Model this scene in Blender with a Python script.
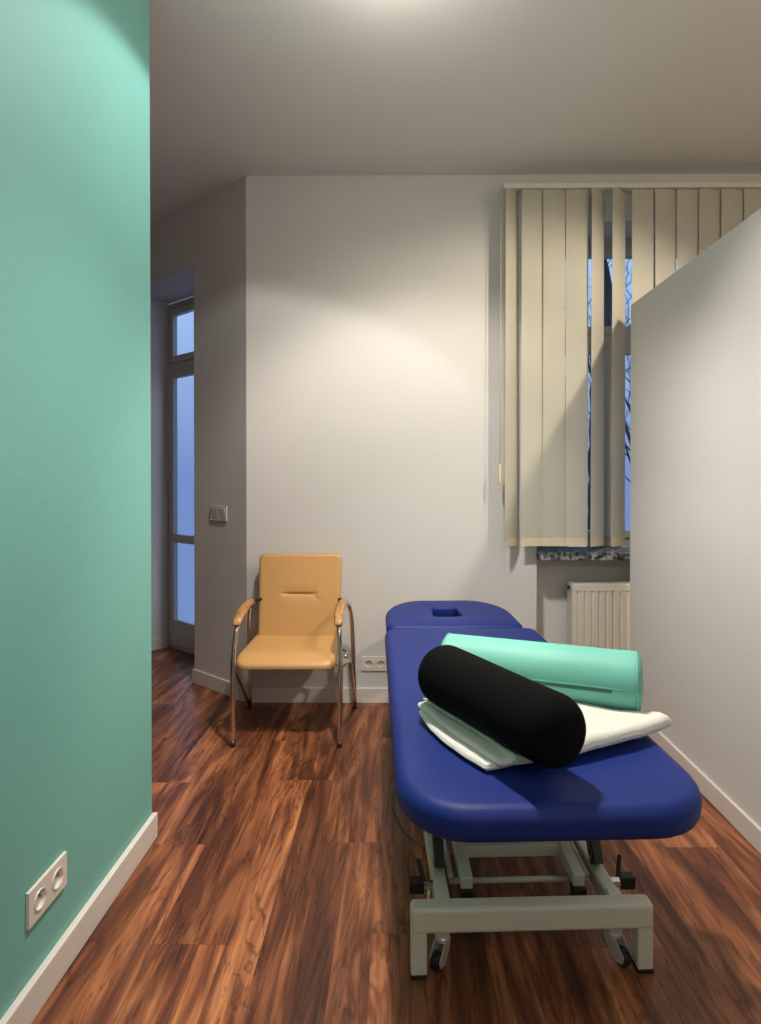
import bpy, bmesh, math, random
from mathutils import Vector, Matrix, noise
random.seed(7)
for o in list(bpy.data.objects): bpy.data.objects.remove(o)
SC = bpy.context.scene
COL = SC.collection
PI = math.pi
R = math.radians

# ------------------------------------------------------------------ camera
cam_d = bpy.data.cameras.new('camera'); cam = bpy.data.objects.new('camera', cam_d); COL.objects.link(cam)
cam.location = (0, 0, 1.30)
cam.rotation_euler = (R(90 - 0.4), 0, R(0.5))
cam_d.sensor_fit = 'VERTICAL'; cam_d.sensor_height = 36; cam_d.lens = 590 / 1024 * 36
cam_d.shift_x = -11.4 / 1024; cam_d.shift_y = -27.9 / 1024
cam_d.clip_start = 0.02; cam_d.clip_end = 300
SC.camera = cam

# ------------------------------------------------------------------ view, world
SC.view_settings.view_transform = 'Standard'; SC.view_settings.look = 'None'
SC.view_settings.gamma = 1; SC.view_settings.use_curve_mapping = False
SC.view_settings.exposure = 0.5
W = bpy.data.worlds.new('world'); SC.world = W; W.use_nodes = True
nt = W.node_tree; nt.nodes.clear()
wo = nt.nodes.new('ShaderNodeOutputWorld'); bg = nt.nodes.new('ShaderNodeBackground')
tc = nt.nodes.new('ShaderNodeTexCoord'); sx = nt.nodes.new('ShaderNodeSeparateXYZ')
cr = nt.nodes.new('ShaderNodeValToRGB')
cr.color_ramp.elements[0].position = 0.0; cr.color_ramp.elements[0].color = (0.17, 0.25, 0.52, 1)
cr.color_ramp.elements[1].position = 0.5; cr.color_ramp.elements[1].color = (0.50, 0.72, 1.05, 1)
nt.links.new(tc.outputs['Generated'], sx.inputs[0]); nt.links.new(sx.outputs['Z'], cr.inputs[0])
nt.links.new(cr.outputs[0], bg.inputs[0]); bg.inputs[1].default_value = 0.95
nt.links.new(bg.outputs[0], wo.inputs[0])

# ------------------------------------------------------------------ lamps of the room
def spot(name, loc, aim, power, col, size, blend, rad=0.03):
    d = bpy.data.lights.new(name, 'SPOT'); d.energy = power; d.color = col
    d.spot_size = R(size); d.spot_blend = blend; d.shadow_soft_size = rad
    o = bpy.data.objects.new(name, d); COL.objects.link(o); o.location = loc
    o.rotation_euler = (Vector(aim) - Vector(loc)).to_track_quat('-Z', 'Y').to_euler()
    return o
def point(name, loc, power, col, rad=0.05):
    d = bpy.data.lights.new(name, 'POINT'); d.energy = power; d.color = col; d.shadow_soft_size = rad
    o = bpy.data.objects.new(name, d); COL.objects.link(o); o.location = loc; return o
WARM = (1.0, 0.88, 0.70); NEUT = (1.0, 0.91, 0.83)
spot('spot_light', (-0.08, 1.95, 2.93), (-0.75, 2.25, 1.0), 26, (1.0, 0.96, 0.92), 120, 0.16, .04)
spot('spot_light', (0.02, 1.93, 2.93), (0.15, 2.85, 0.9), 60, NEUT, 98, 0.5, .06)
spot('spot_light', (0.05, 1.85, 2.93), (0.50, 1.45, 0.3), 105, NEUT, 116, 0.7, .045)
spot('spot_light', (1.68, 1.55, 2.96), (0.75, 3.2, 0.9), 105, WARM, 92, 0.5, .03)
point('ceiling_glow_light', (-0.06, 2.06, 3.035), 0.22, WARM, 0.02)
point('lamp_body_light', (0.0, 1.90, 2.80), 5, NEUT, 0.10)
point('rear_room_light', (0.3, -0.6, 2.2), 18, NEUT, 0.15)
point('warm_room_light', (2.3, 1.2, 2.75), 16, (1.0, 0.80, 0.55), 0.08)

# ------------------------------------------------------------------ materials
def new_mat(name):
    m = bpy.data.materials.new(name); m.use_nodes = True
    return m, m.node_tree, m.node_tree.nodes['Principled BSDF']
def mat(name, col, rough=0.5, metal=0.0, bump=0.0, bscale=200, var=0.0, vscale=3, coat=0.0, spec=0.5, sheen=0):
    m, t, b = new_mat(name); N = t.nodes; L = t.links
    b.inputs['Base Color'].default_value = (*col, 1); b.inputs['Roughness'].default_value = rough
    b.inputs['Metallic'].default_value = metal; b.inputs['Coat Weight'].default_value = coat
    b.inputs['Specular IOR Level'].default_value = spec; b.inputs['Sheen Weight'].default_value = sheen
    c = N.new('ShaderNodeTexCoord')
    if var > 0:
        n = N.new('ShaderNodeTexNoise'); n.inputs['Scale'].default_value = vscale; n.inputs['Detail'].default_value = 4
        L.new(c.outputs['Object'], n.inputs['Vector'])
        mx = N.new('ShaderNodeMix'); mx.data_type = 'RGBA'
        mx.inputs[6].default_value = (*[x * (1 - var) for x in col], 1); mx.inputs[7].default_value = (*[min(1, x * (1 + var)) for x in col], 1)
        L.new(n.outputs['Fac'], mx.inputs[0]); L.new(mx.outputs[2], b.inputs['Base Color'])
    if bump > 0:
        n2 = N.new('ShaderNodeTexNoise'); n2.inputs['Scale'].default_value = bscale; n2.inputs['Detail'].default_value = 3
        L.new(c.outputs['Object'], n2.inputs['Vector'])
        bp = N.new('ShaderNodeBump'); bp.inputs['Strength'].default_value = bump; bp.inputs['Distance'].default_value = 0.002
        L.new(n2.outputs['Fac'], bp.inputs['Height']); L.new(bp.outputs[0], b.inputs['Normal'])
    return m
M_white = mat('white_wall_paint', (0.62, 0.605, 0.585), 0.75, bump=0.25, bscale=90, var=0.015)
M_ceil = mat('ceiling_paint', (0.71, 0.70, 0.68), 0.85, bump=0.15, bscale=60)
M_green = mat('mint_wall_paint', (0.170, 0.435, 0.385), 0.6, bump=0.25, bscale=110, var=0.02)
M_base = mat('white_skirting', (0.68, 0.64, 0.59), 0.4)
M_plastic = mat('white_plastic', (0.70, 0.66, 0.60), 0.3)
M_dark = mat('dark_hole', (0.02, 0.018, 0.015), 0.6)
M_frame = mat('white_window_frame', (0.48, 0.46, 0.43), 0.4)
M_silver = mat('silver_plastic', (0.58, 0.57, 0.54), 0.3, metal=0.15)
M_blue = mat('blue_vinyl', (0.006, 0.021, 0.165), 0.5, spec=0.28, bump=0.3, bscale=260, var=0.06, vscale=6)
M_mint = mat('mint_vinyl', (0.145, 0.48, 0.39), 0.58, bump=0.15, bscale=200, var=0.03)
M_minteD = mat('dark_green_zip', (0.02, 0.14, 0.10), 0.5)
M_black = mat('black_jersey', (0.0035, 0.0035, 0.0035), 0.95, bump=0.5, bscale=500, spec=0.1)
M_towel = mat('cream_towel', (0.71, 0.70, 0.63), 0.95, bump=1.0, bscale=170, var=0.09, vscale=30, sheen=0.3)
M_grey = mat('grey_powder_coat', (0.60, 0.58, 0.50), 0.4, bump=0.1, bscale=300)
M_blk = mat('black_plastic', (0.010, 0.010, 0.010), 0.45)
M_blks = mat('black_steel', (0.008, 0.008, 0.011), 0.35)
M_chrome = mat('chrome', (0.75, 0.74, 0.72), 0.12, metal=1.0)
M_steel = mat('zinc_steel', (0.5, 0.5, 0.48), 0.3, metal=1.0)
M_zinc = mat('zinc_castor', (.55, .55, .52), .35, metal=.4)
M_tan = mat('tan_leather', (0.56, 0.315, 0.115), 0.42, bump=0.2, bscale=260, var=0.05, vscale=5)
M_rad = mat('radiator_enamel', (0.62, 0.58, 0.50), 0.35)
M_cord = mat('beige_cord', (0.6, 0.52, 0.33), 0.5)
M_cable = mat('grey_cable', (0.16, 0.14, 0.12), 0.5)
M_bark = mat('tree_bark', (0.03, 0.028, 0.035), 0.9)
M_ever = mat('evergreen', (0.015, 0.02, 0.03), 0.9)
M_brick = mat('neighbour_plaster', (0.10, 0.075, 0.08), 0.9, var=0.2, vscale=1)
M_ground = mat('dusk_ground', (0.05, 0.05, 0.05), 0.9)

def glass_mat():
    m, t, b = new_mat('window_glass'); N = t.nodes; L = t.links
    out = [n for n in N if n.type == 'OUTPUT_MATERIAL'][0]; N.remove(b)
    tr = N.new('ShaderNodeBsdfTransparent'); tr.inputs[0].default_value = (0.9, 0.93, 0.95, 1)
    gl = N.new('ShaderNodeBsdfGlossy'); gl.inputs['Roughness'].default_value = 0.02
    mx = N.new('ShaderNodeMixShader'); mx.inputs[0].default_value = 0.05
    L.new(tr.outputs[0], mx.inputs[1]); L.new(gl.outputs[0], mx.inputs[2]); L.new(mx.outputs[0], out.inputs[0])
    return m
M_glass = glass_mat()
def wood_mat(name, c1, c2, sc=(60, 4, 60)):
    m, t, b = new_mat(name); N = t.nodes; L = t.links
    c = N.new('ShaderNodeTexCoord'); mp = N.new('ShaderNodeMapping'); mp.inputs['Scale'].default_value = sc
    n = N.new('ShaderNodeTexNoise'); n.inputs['Scale'].default_value = 1; n.inputs['Detail'].default_value = 5; n.inputs['Distortion'].default_value = 1
    r = N.new('ShaderNodeValToRGB'); r.color_ramp.elements[0].position = .35; r.color_ramp.elements[0].color = (*c1, 1)
    r.color_ramp.elements[1].position = .65; r.color_ramp.elements[1].color = (*c2, 1)
    L.new(c.outputs['Object'], mp.inputs[0]); L.new(mp.outputs[0], n.inputs['Vector']); L.new(n.outputs['Fac'], r.inputs[0]); L.new(r.outputs[0], b.inputs['Base Color'])
    b.inputs['Roughness'].default_value = .4
    return m
M_wood = wood_mat('honey_wood', (0.30, 0.13, 0.04), (0.58, 0.32, 0.13))
def slat_mat(name, col, tl, trans):
    m, t, b = new_mat(name); N = t.nodes; L = t.links
    out = [n for n in N if n.type == 'OUTPUT_MATERIAL'][0]
    c = N.new('ShaderNodeTexCoord'); mp = N.new('ShaderNodeMapping'); mp.inputs['Scale'].default_value = (60, 60, 240)
    n = N.new('ShaderNodeTexNoise'); n.inputs['Scale'].default_value = 2; n.inputs['Detail'].default_value = 3
    mx = N.new('ShaderNodeMix'); mx.data_type = 'RGBA'
    mx.inputs[6].default_value = (*[x * .9 for x in col], 1); mx.inputs[7].default_value = (*[x * 1.08 for x in col], 1)
    L.new(c.outputs['Object'], mp.inputs[0]); L.new(mp.outputs[0], n.inputs['Vector']); L.new(n.outputs['Fac'], mx.inputs[0])
    L.new(mx.outputs[2], b.inputs['Base Color']); b.inputs['Roughness'].default_value = .85; b.inputs['Specular IOR Level'].default_value = .15
    bp = N.new('ShaderNodeBump'); bp.inputs['Strength'].default_value = .25; bp.inputs['Distance'].default_value = .001
    L.new(n.outputs['Fac'], bp.inputs['Height']); L.new(bp.outputs[0], b.inputs['Normal'])
    ts = N.new('ShaderNodeBsdfTranslucent'); ts.inputs[0].default_value = (*tl, 1)
    ms = N.new('ShaderNodeMixShader'); ms.inputs[0].default_value = trans
    L.new(b.outputs[0], ms.inputs[1]); L.new(ts.outputs[0], ms.inputs[2]); L.new(ms.outputs[0], out.inputs[0])
    return m
M_slat = slat_mat('cream_blind_fabric', (0.72, 0.68, 0.565), (0.76, 0.76, 0.75), 0.42)
M_hem = slat_mat('cream_blind_hem', (0.70, 0.62, 0.43), (0.60, 0.55, 0.45), 0.06)

def marble_mat():
    m, t, b = new_mat('speckled_stone'); N = t.nodes; L = t.links
    c = N.new('ShaderNodeTexCoord'); n = N.new('ShaderNodeTexNoise'); n.inputs['Scale'].default_value = 45; n.inputs['Detail'].default_value = 6
    r = N.new('ShaderNodeValToRGB'); r.color_ramp.elements[0].position = .42; r.color_ramp.elements[0].color = (.03, .03, .035, 1)
    r.color_ramp.elements[1].position = .58; r.color_ramp.elements[1].color = (.33, .33, .34, 1)
    L.new(c.outputs['Object'], n.inputs['Vector']); L.new(n.outputs['Fac'], r.inputs[0]); L.new(r.outputs[0], b.inputs['Base Color'])
    b.inputs['Roughness'].default_value = .25
    return m
M_stone = marble_mat()

def floor_mat():
    m, t, b = new_mat('walnut_laminate'); N = t.nodes; L = t.links
    def math_(op, a, bb=None, c=None):
        n = N.new('ShaderNodeMath'); n.operation = op
        for i, v in enumerate((a, bb, c)):
            if v is None: continue
            if isinstance(v, (int, float)): n.inputs[i].default_value = v
            else: L.new(v, n.inputs[i])
        return n.outputs[0]
    g = N.new('ShaderNodeNewGeometry'); s = N.new('ShaderNodeSeparateXYZ'); L.new(g.outputs['Position'], s.inputs[0])
    X, Y = s.outputs['X'], s.outputs['Y']
    xs = math_('ADD', X, 0.073 + 0.203 * 40)
    PW = 0.203; SW = PW / 2
    pi_ = math_('FLOOR', math_('DIVIDE', xs, PW)); si = math_('FLOOR', math_('DIVIDE', xs, SW))
    w1 = N.new('ShaderNodeTexWhiteNoise'); w1.noise_dimensions = '1D'; L.new(pi_, w1.inputs['W'])
    # plank ends: alternate rows share an end line, like the laid floor
    off = math_('ADD', math_('MULTIPLY', math_('MODULO', pi_, 3), 0.43), math_('MULTIPLY', w1.outputs['Value'], .06))
    yj = math_('ADD', math_('SUBTRACT', Y, 2.12), math_('ADD', off, 12.9))
    jp = math_('FLOOR', math_('DIVIDE', yj, 1.29))
    w2 = N.new('ShaderNodeTexWhiteNoise'); w2.noise_dimensions = '1D'; L.new(math_('ADD', si, 0.37), w2.inputs['W'])
    js = math_('FLOOR', math_('DIVIDE', math_('ADD', math_('ADD', Y, 9), math_('MULTIPLY', w2.outputs['Value'], 2)), 0.9))
    cmb = N.new('ShaderNodeCombineXYZ'); L.new(pi_, cmb.inputs[0]); L.new(jp, cmb.inputs[1])
    w3 = N.new('ShaderNodeTexWhiteNoise'); w3.noise_dimensions = '3D'; L.new(cmb.outputs[0], w3.inputs['Vector'])
    cmb2 = N.new('ShaderNodeCombineXYZ'); L.new(si, cmb2.inputs[0]); L.new(jp, cmb2.inputs[1]); cmb2.inputs[2].default_value = 3
    w4 = N.new('ShaderNodeTexWhiteNoise'); w4.noise_dimensions = '3D'; L.new(cmb2.outputs[0], w4.inputs['Vector'])
    # grain coordinates, shifted per plank
    v = N.new('ShaderNodeCombineXYZ')
    L.new(math_('ADD', X, math_('MULTIPLY', w4.outputs['Value'], 7)), v.inputs[0])
    L.new(math_('ADD', Y, math_('MULTIPLY', w3.outputs['Value'], 13)), v.inputs[1]); L.new(math_('MULTIPLY', w4.outputs['Value'], 5), v.inputs[2])
    def noise_(scale, detail, dist, mult):
        mp = N.new('ShaderNodeMapping'); mp.inputs['Scale'].default_value = mult; L.new(v.outputs[0], mp.inputs[0])
        n = N.new('ShaderNodeTexNoise'); n.inputs['Scale'].default_value = scale; n.inputs['Detail'].default_value = detail; n.inputs['Distortion'].default_value = dist
        L.new(mp.outputs[0], n.inputs['Vector']); return n.outputs['Fac']
    n1 = noise_(1.0, 4, 2.6, (6.5, .85, 3)); n2 = noise_(1.0, 6, 1.2, (42, 1.3, 3)); n3 = noise_(1.0, 3, 3.5, (9, .9, 3))
    r1 = N.new('ShaderNodeValToRGB'); e = r1.color_ramp.elements
    e[0].position = .30; e[0].color = (.060, .019, .011, 1); e[1].position = .65; e[1].color = (.47, .185, .075, 1)
    k = e.new(.43); k.color = (.140, .044, .021, 1); k = e.new(.54); k.color = (.275, .096, .040, 1)
    L.new(math_('ADD', math_('MULTIPLY', n1, .78), math_('MULTIPLY', n2, .22)), r1.inputs[0])
    # dark veins
    r2 = N.new('ShaderNodeValToRGB'); e = r2.color_ramp.elements
    e[0].position = .455; e[0].color = (1, 1, 1, 1); e[1].position = .53; e[1].color = (1, 1, 1, 1)
    k = e.new(.49); k.color = (.33, .27, .26, 1); k = e.new(.475); k.color = (.75, .7, .68, 1)
    L.new(n3, r2.inputs[0])
    def mix(bt, f, a, bb):
        mx = N.new('ShaderNodeMix'); mx.data_type = 'RGBA'; mx.blend_type = bt
        if isinstance(f, (int, float)): mx.inputs[0].default_value = f
        else: L.new(f, mx.inputs[0])
        for i, q in ((6, a), (7, bb)):
            if isinstance(q, tuple): mx.inputs[i].default_value = q
            else: L.new(q, mx.inputs[i])
        return mx.outputs[2]
    c = mix('MULTIPLY', .8, r1.outputs[0], r2.outputs[0])
    n4 = noise_(1.0, 3, .6, (110, 3, 3))
    fine = N.new('ShaderNodeMapRange'); fine.inputs[1].default_value = .3; fine.inputs[2].default_value = .7; fine.inputs[3].default_value = .8; fine.inputs[4].default_value = 1.15
    L.new(n4, fine.inputs[0]); cf = N.new('ShaderNodeCombineColor'); [L.new(fine.outputs[0], cf.inputs[q]) for q in range(3)]
    c = mix('MULTIPLY', 1.0, c, cf.outputs[0])
    tone = N.new('ShaderNodeMapRange'); tone.inputs[3].default_value = .62; tone.inputs[4].default_value = 1.30
    L.new(math_('ADD', math_('MULTIPLY', w3.outputs['Value'], .35), math_('MULTIPLY', w4.outputs['Value'], .65)), tone.inputs[0])
    ct = N.new('ShaderNodeCombineColor'); [L.new(tone.outputs[0], ct.inputs[q]) for q in range(3)]
    c = mix('MULTIPLY', 1.0, c, ct.outputs[0])
    # seams
    fx = math_('FRACT', math_('DIVIDE', xs, PW)); fy = math_('FRACT', math_('DIVIDE', yj, 1.29))
    sxm = math_('LESS_THAN', fx, .010); sym = math_('LESS_THAN', fy, .0011)
    seam = math_('MAXIMUM', sxm, sym)
    c = mix('MIX', math_('MULTIPLY', seam, .45), c, (.02, .008, .005, 1))
    L.new(c, b.inputs['Base Color']); b.inputs['Roughness'].default_value = .36; b.inputs['Specular IOR Level'].default_value = .4
    bp = N.new('ShaderNodeBump'); bp.inputs['Strength'].default_value = .12; bp.inputs['Distance'].default_value = .001
    L.new(n2, bp.inputs['Height']); L.new(bp.outputs[0], b.inputs['Normal'])
    return m
M_floor = floor_mat()

# ------------------------------------------------------------------ helpers
def obj(name, bm, m, parent=None, smooth=False, bevel=0.0, sub=0, seg=2, angle=40):
    me = bpy.data.meshes.new(name); bmesh.ops.recalc_face_normals(bm, faces=bm.faces); bm.to_mesh(me); bm.free()
    mm = m if isinstance(m, (list, tuple)) else [m]
    for q in mm: me.materials.append(q)
    if smooth:
        for p in me.polygons: p.use_smooth = True
    o = bpy.data.objects.new(name, me); COL.objects.link(o)
    if parent: o.parent = parent
    if bevel:
        b = o.modifiers.new('bevel', 'BEVEL'); b.width = bevel; b.segments = seg; b.limit_method = 'ANGLE'; b.angle_limit = R(angle)
    if sub:
        s = o.modifiers.new('sub', 'SUBSURF'); s.levels = s.render_levels = sub
    return o
def struct(name, bm, m, parent=None, **k):
    o = obj(name, bm, m, parent, **k)
    if not parent: o['kind'] = 'structure'
    return o
def thing(name, label, cat, loc=(0, 0, 0), rz=0.0, group=None, kind=None):
    o = bpy.data.objects.new(name, None); COL.objects.link(o); o.location = loc; o.rotation_euler = (0, 0, rz)
    o.empty_display_size = .1
    if label: o['label'] = label
    if cat: o['category'] = cat
    if group: o['group'] = group
    if kind: o['kind'] = kind
    return o
def tag(o, label, cat, group=None):
    o['label'] = label; o['category'] = cat
    if group: o['group'] = group
    return o
def NB(): return bmesh.new()
def box(bm, x0, x1, y0, y1, z0, z1, mi=0):
    v = [bm.verts.new((x, y, z)) for x in (x0, x1) for y in (y0, y1) for z in (z0, z1)]
    for f in ((0, 1, 3, 2), (4, 6, 7, 5), (0, 4, 5, 1), (2, 3, 7, 6), (0, 2, 6, 4), (1, 5, 7, 3)):
        fc = bm.faces.new([v[i] for i in f]); fc.material_index = mi
    return v
def bx(*a, **k):
    bm = NB(); box(bm, *a, **k); return bm
def prism(bm, pts, z0, z1):
    a = [bm.verts.new((x, y, z0)) for x, y in pts]; b = [bm.verts.new((x, y, z1)) for x, y in pts]
    n = len(pts); bm.faces.new(a[::-1]); bm.faces.new(b)
    for i in range(n): bm.faces.new((a[i], a[(i + 1) % n], b[(i + 1) % n], b[i]))
def smooth_path(pts, n=6):
    P = [Vector(p) for p in pts]; out = []
    for i in range(len(P) - 1):
        p0 = P[max(i - 1, 0)]; p1 = P[i]; p2 = P[i + 1]; p3 = P[min(i + 2, len(P) - 1)]
        for k in range(n):
            t = k / n
            out.append(.5 * ((2 * p1) + (-p0 + p2) * t + (2 * p0 - 5 * p1 + 4 * p2 - p3) * t * t + (-p0 + 3 * p1 - 3 * p2 + p3) * t ** 3))
    out.append(P[-1]); return out
def tube(bm, pts, r, n=12, cap=True, rf=None):
    P = [Vector(p) for p in pts]; rings = []
    T = (P[1] - P[0]).normalized(); U = T.orthogonal().normalized()
    for i, p in enumerate(P):
        if i == 0: t = P[1] - P[0]
        elif i == len(P) - 1: t = P[-1] - P[-2]
        else: t = (P[i + 1] - P[i]).normalized() + (P[i] - P[i - 1]).normalized()
        t.normalize(); U = (U - t * U.dot(t)).normalized(); V = t.cross(U)
        rr = rf(i / (len(P) - 1)) if rf else r
        rings.append([bm.verts.new(p + (U * math.cos(a) + V * math.sin(a)) * rr) for a in [2 * PI * k / n for k in range(n)]])
    for a, b in zip(rings, rings[1:]):
        for k in range(n): bm.faces.new((a[k], a[(k + 1) % n], b[(k + 1) % n], b[k]))
    if cap: bm.faces.new(rings[0][::-1]); bm.faces.new(rings[-1])
def bar(bm, a, b, w, h, up=(0, 0, 1)):
    """rectangular bar from a to b, w sideways, h along up"""
    a = Vector(a); b = Vector(b); t = (b - a).normalized(); s = t.cross(Vector(up)).normalized(); u = s.cross(t)
    vs = []
    for p in (a, b):
        for i, j in ((-1, -1), (1, -1), (1, 1), (-1, 1)): vs.append(bm.verts.new(p + s * (i * w / 2) + u * (j * h / 2)))
    for f in ((3, 2, 1, 0), (4, 5, 6, 7), (0, 1, 5, 4), (1, 2, 6, 5), (2, 3, 7, 6), (3, 0, 4, 7)): bm.faces.new([vs[i] for i in f])
def lathe(bm, prof, M, n=24, mod=None, cap=True):
    """prof: list of (r, t) along local z; M maps local to parent space"""
    rings = []
    for r, t in prof:
        ring = []
        for k in range(n):
            a = 2 * PI * k / n; rr = r * (mod(a, t) if mod else 1)
            ring.append(bm.verts.new(M @ Vector((rr * math.cos(a), rr * math.sin(a), t))))
        rings.append(ring)
    for a, b in zip(rings, rings[1:]):
        for k in range(n): bm.faces.new((a[k], a[(k + 1) % n], b[(k + 1) % n], b[k]))
    if cap: bm.faces.new(rings[0][::-1]); bm.faces.new(rings[-1])
def axisM(p, d):
    return Matrix.Translation(Vector(p)) @ Vector(d).to_track_quat('Z', 'Y').to_matrix().to_4x4()
def rrect(w, l, radii, n=12):
    """outline centred on 0; radii: (+x+y, -x+y, -x-y, +x-y)"""
    out = []; sg = ((1, 1), (-1, 1), (-1, -1), (1, -1))
    for q, ((sx_, sy_), r) in enumerate(zip(sg, radii)):
        rx, ry = r if isinstance(r, tuple) else (r, r)
        cx = sx_ * (w / 2 - rx); cy = sy_ * (l / 2 - ry)
        for k in range(n + 1):
            a = q * PI / 2 + k / n * PI / 2
            out.append((cx + rx * math.cos(a), cy + ry * math.sin(a)))
    # resample evenly
    return resample(out, 120)
def resample(p, N):
    P = [Vector(q) for q in p]; P.append(P[0]); L = [0]
    for a, b in zip(P, P[1:]): L.append(L[-1] + (b - a).length)
    res = []; j = 0
    for i in range(N):
        s = L[-1] * i / N
        while L[j + 1] < s: j += 1
        t = (s - L[j]) / max(1e-9, L[j + 1] - L[j]); q = P[j].lerp(P[j + 1], t); res.append((q.x, q.y))
    return res
def inset(pts, d, c=(0, 0)):
    n = len(pts); out = []
    for i in range(n):
        a = Vector(pts[i - 1]); b = Vector(pts[(i + 1) % n]); t = (b - a).normalized(); nr = Vector((-t.y, t.x))
        out.append((pts[i][0] + nr.x * d, pts[i][1] + nr.y * d))
    return out
def cushion(outline, th, re, dome=0.0, f=None, T=None, rings=14, bot_re=None):
    """padded slab: top surface at z=th (+f(u,v)), bottom at z=0, edges rounded by re"""
    bm = NB(); T = T or (lambda u, v, w: (u, v, w)); f = f or (lambda u, v: 0)
    bre = bot_re or re; L = []
    cx = sum(p[0] for p in outline) / len(outline); cy = sum(p[1] for p in outline) / len(outline)
    wx = max(p[0] for p in outline) - min(p[0] for p in outline) - 2 * re; wy = max(p[1] for p in outline) - min(p[1] for p in outline) - 2 * re
    def ring(o, z, k=1.0, top=False):
        r = []
        for x, y in o:
            x = cx + (x - cx) * k; y = cy + (y - cy) * k
            r.append(bm.verts.new(T(x, y, z + (f(x, y) + dome * max(0, 1 - (2 * (x - cx) / wx) ** 2) * max(0, 1 - (2 * (y - cy) / wy) ** 2) if top else f(x, y) * max(0, z / th)))))
        return r
    seq = []
    for k in (0.02, .35, .7):
        seq.append(ring(inset(outline, bre), 0, k))
    for i in range(7):
        a = i / 6 * PI / 2; seq.append(ring(inset(outline, bre * (1 - math.sin(a))), bre * (1 - math.cos(a))))
    for i in range(8):
        a = i / 7 * PI / 2; seq.append(ring(inset(outline, re * (1 - math.cos(a))), th - re + re * math.sin(a), top=(i == 7)))
    o2 = inset(outline, re)
    for i in range(1, rings): seq.append(ring(o2, th, 1 - i / rings * .985, True))
    n = len(outline)
    for a, b in zip(seq, seq[1:]):
        for k in range(n): bm.faces.new((a[k], a[(k + 1) % n], b[(k + 1) % n], b[k]))
    bm.faces.new(seq[0][::-1]); bm.faces.new(seq[-1])
    return bm

# ================================================================== SETTING
CH = 3.07
SHELL = [(-3.2, -1.7), (3.4, -1.7), (3.4, 3.95), (-.55, 3.95), (-.652, 3.73), (-3.2, 5.742)]
bm = NB(); prism(bm, SHELL, -0.05, 0); struct('floor', bm, M_floor)
bm = NB(); prism(bm, SHELL, CH, CH + 0.1); struct('ceiling', bm, M_ceil)
# green wall on the left, ends free at y=2.13
struct('wall_left', bx(-1.02, -0.892, -1.6, 2.13, 0, CH), M_green)
bm = NB(); box(bm, -0.892, -0.873, -1.6, 2.138, 0, 0.088)
struct('baseboard_left', bm, M_base, bevel=.003)
# far wall with the tall window niche
NX0, NX1, NZ = 0.813, 2.42, 2.80
FY = 3.44
bm = NB()
prism(bm, [(-0.88, FY), (NX0, FY), (NX0, 3.95), (-0.55, 3.95)], 0, CH)
struct('wall_far', bm, M_white)
struct('wall_far_right', bx(NX1, 3.4, FY, 3.95, 0, CH), M_white)
struct('wall_above_window', bx(NX0, NX1, FY, 3.95, NZ, CH), M_white)
struct('wall_below_window', bx(NX0, NX1, 3.60, 3.95, 0, 0.835), M_white)
struct('baseboard_far', bx(-0.87, NX0, FY - .014, FY, 0, 0.087), M_base, bevel=.003)
struct('baseboard_niche', bx(NX0, NX1, 3.586, 3.60, 0, 0.087), M_base, bevel=.003)
# half-height partition on the right
struct('wall_right', bx(1.275, 1.375, -1.6, 3.24, 0, 2.255), M_white, bevel=.004)
bm = NB(); box(bm, 1.261, 1.275, -1.6, 3.24, 0, 0.083)
struct('baseboard_right', bm, M_base, bevel=.003)
struct('wall_east', bx(3.3, 3.4, -1.6, 3.95, 0, CH), M_white)
struct('wall_back', bx(-3.2, 3.4, -1.7, -1.6, 0, CH), M_white)
struct('wall_west', bx(-3.2, -3.1, -1.6, 5.6, 0, CH), M_white)
# angled wall with the balcony door
ang = math.atan2(.62, -.785)
D = thing('wall_corner', None, None, (-0.88, FY, 0), ang, kind='structure')
bm = NB()
def lb(bm, a0, a1, d0, d1, z0, z1): box(bm, a0, a1, -d1, -d0, z0, z1)
lb(bm, 0, .537, 0, .355, 0, CH); lb(bm, .537, 1.42, 0, .355, 2.67, CH); lb(bm, 1.42, 3.1, 0, .355, 0, CH)
obj('wall_face', bm, M_white, D)
B = thing('baseboard_corner', None, None, (-0.88, FY, 0), ang, kind='structure')
bm = NB(); box(bm, 0.005, .547, 0, .014, 0, .087); obj('skirting', bm, M_base, B, bevel=.003)
bm = NB(); box(bm, 1.405, 1.42, -.325, 0, 0, .087); box(bm, .537, .549, -.325, 0.0, 0, .087); obj('skirting', bm, M_base, B, bevel=.003)
bm = NB(); box(bm, 1.42, 3.1, 0, .014, 0, .087); obj('skirting', bm, M_base, B, bevel=.003)
# balcony door, local: along, -depth
Dr = thing('door_1', None, None, (-0.88, FY, 0), ang, kind='structure')
def frame_rect(bm, a0, a1, z0, z1, d0, d1, w, wb=None):
    wb = w if wb is None else wb
    lb(bm, a0, a0 + w, d0, d1, z0, z1); lb(bm, a1 - w, a1, d0, d1, z0, z1)
    lb(bm, a0 + w, a1 - w, d0, d1, z1 - w, z1); lb(bm, a0 + w, a1 - w, d0, d1, z0, z0 + wb)
bm = NB(); frame_rect(bm, .539, 1.418, 0.0, 2.66, .335, .385, .042, .03); lb(bm, .581, 1.376, .335, .385, 2.13, 2.20)
obj('door_frame', bm, M_frame, Dr, bevel=.004)
bm = NB(); frame_rect(bm, .582, 1.378, .035, 2.13, .325, .365, .05, .14); lb(bm, .632, 1.328, .325, .365, .82, .885); obj('door_leaf', bm, M_frame, Dr, bevel=.005)
bm = NB(); lb(bm, .632, 1.328, .33, .362, .175, .225); obj('kick_panel', bm, M_frame, Dr, bevel=.003)
for z0, z1 in ((.225, .82), (.885, 2.07)):
    bm = NB(); lb(bm, .630, 1.332, .345, .350, z0, z1); obj('pane', bm, M_glass, Dr)
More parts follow.
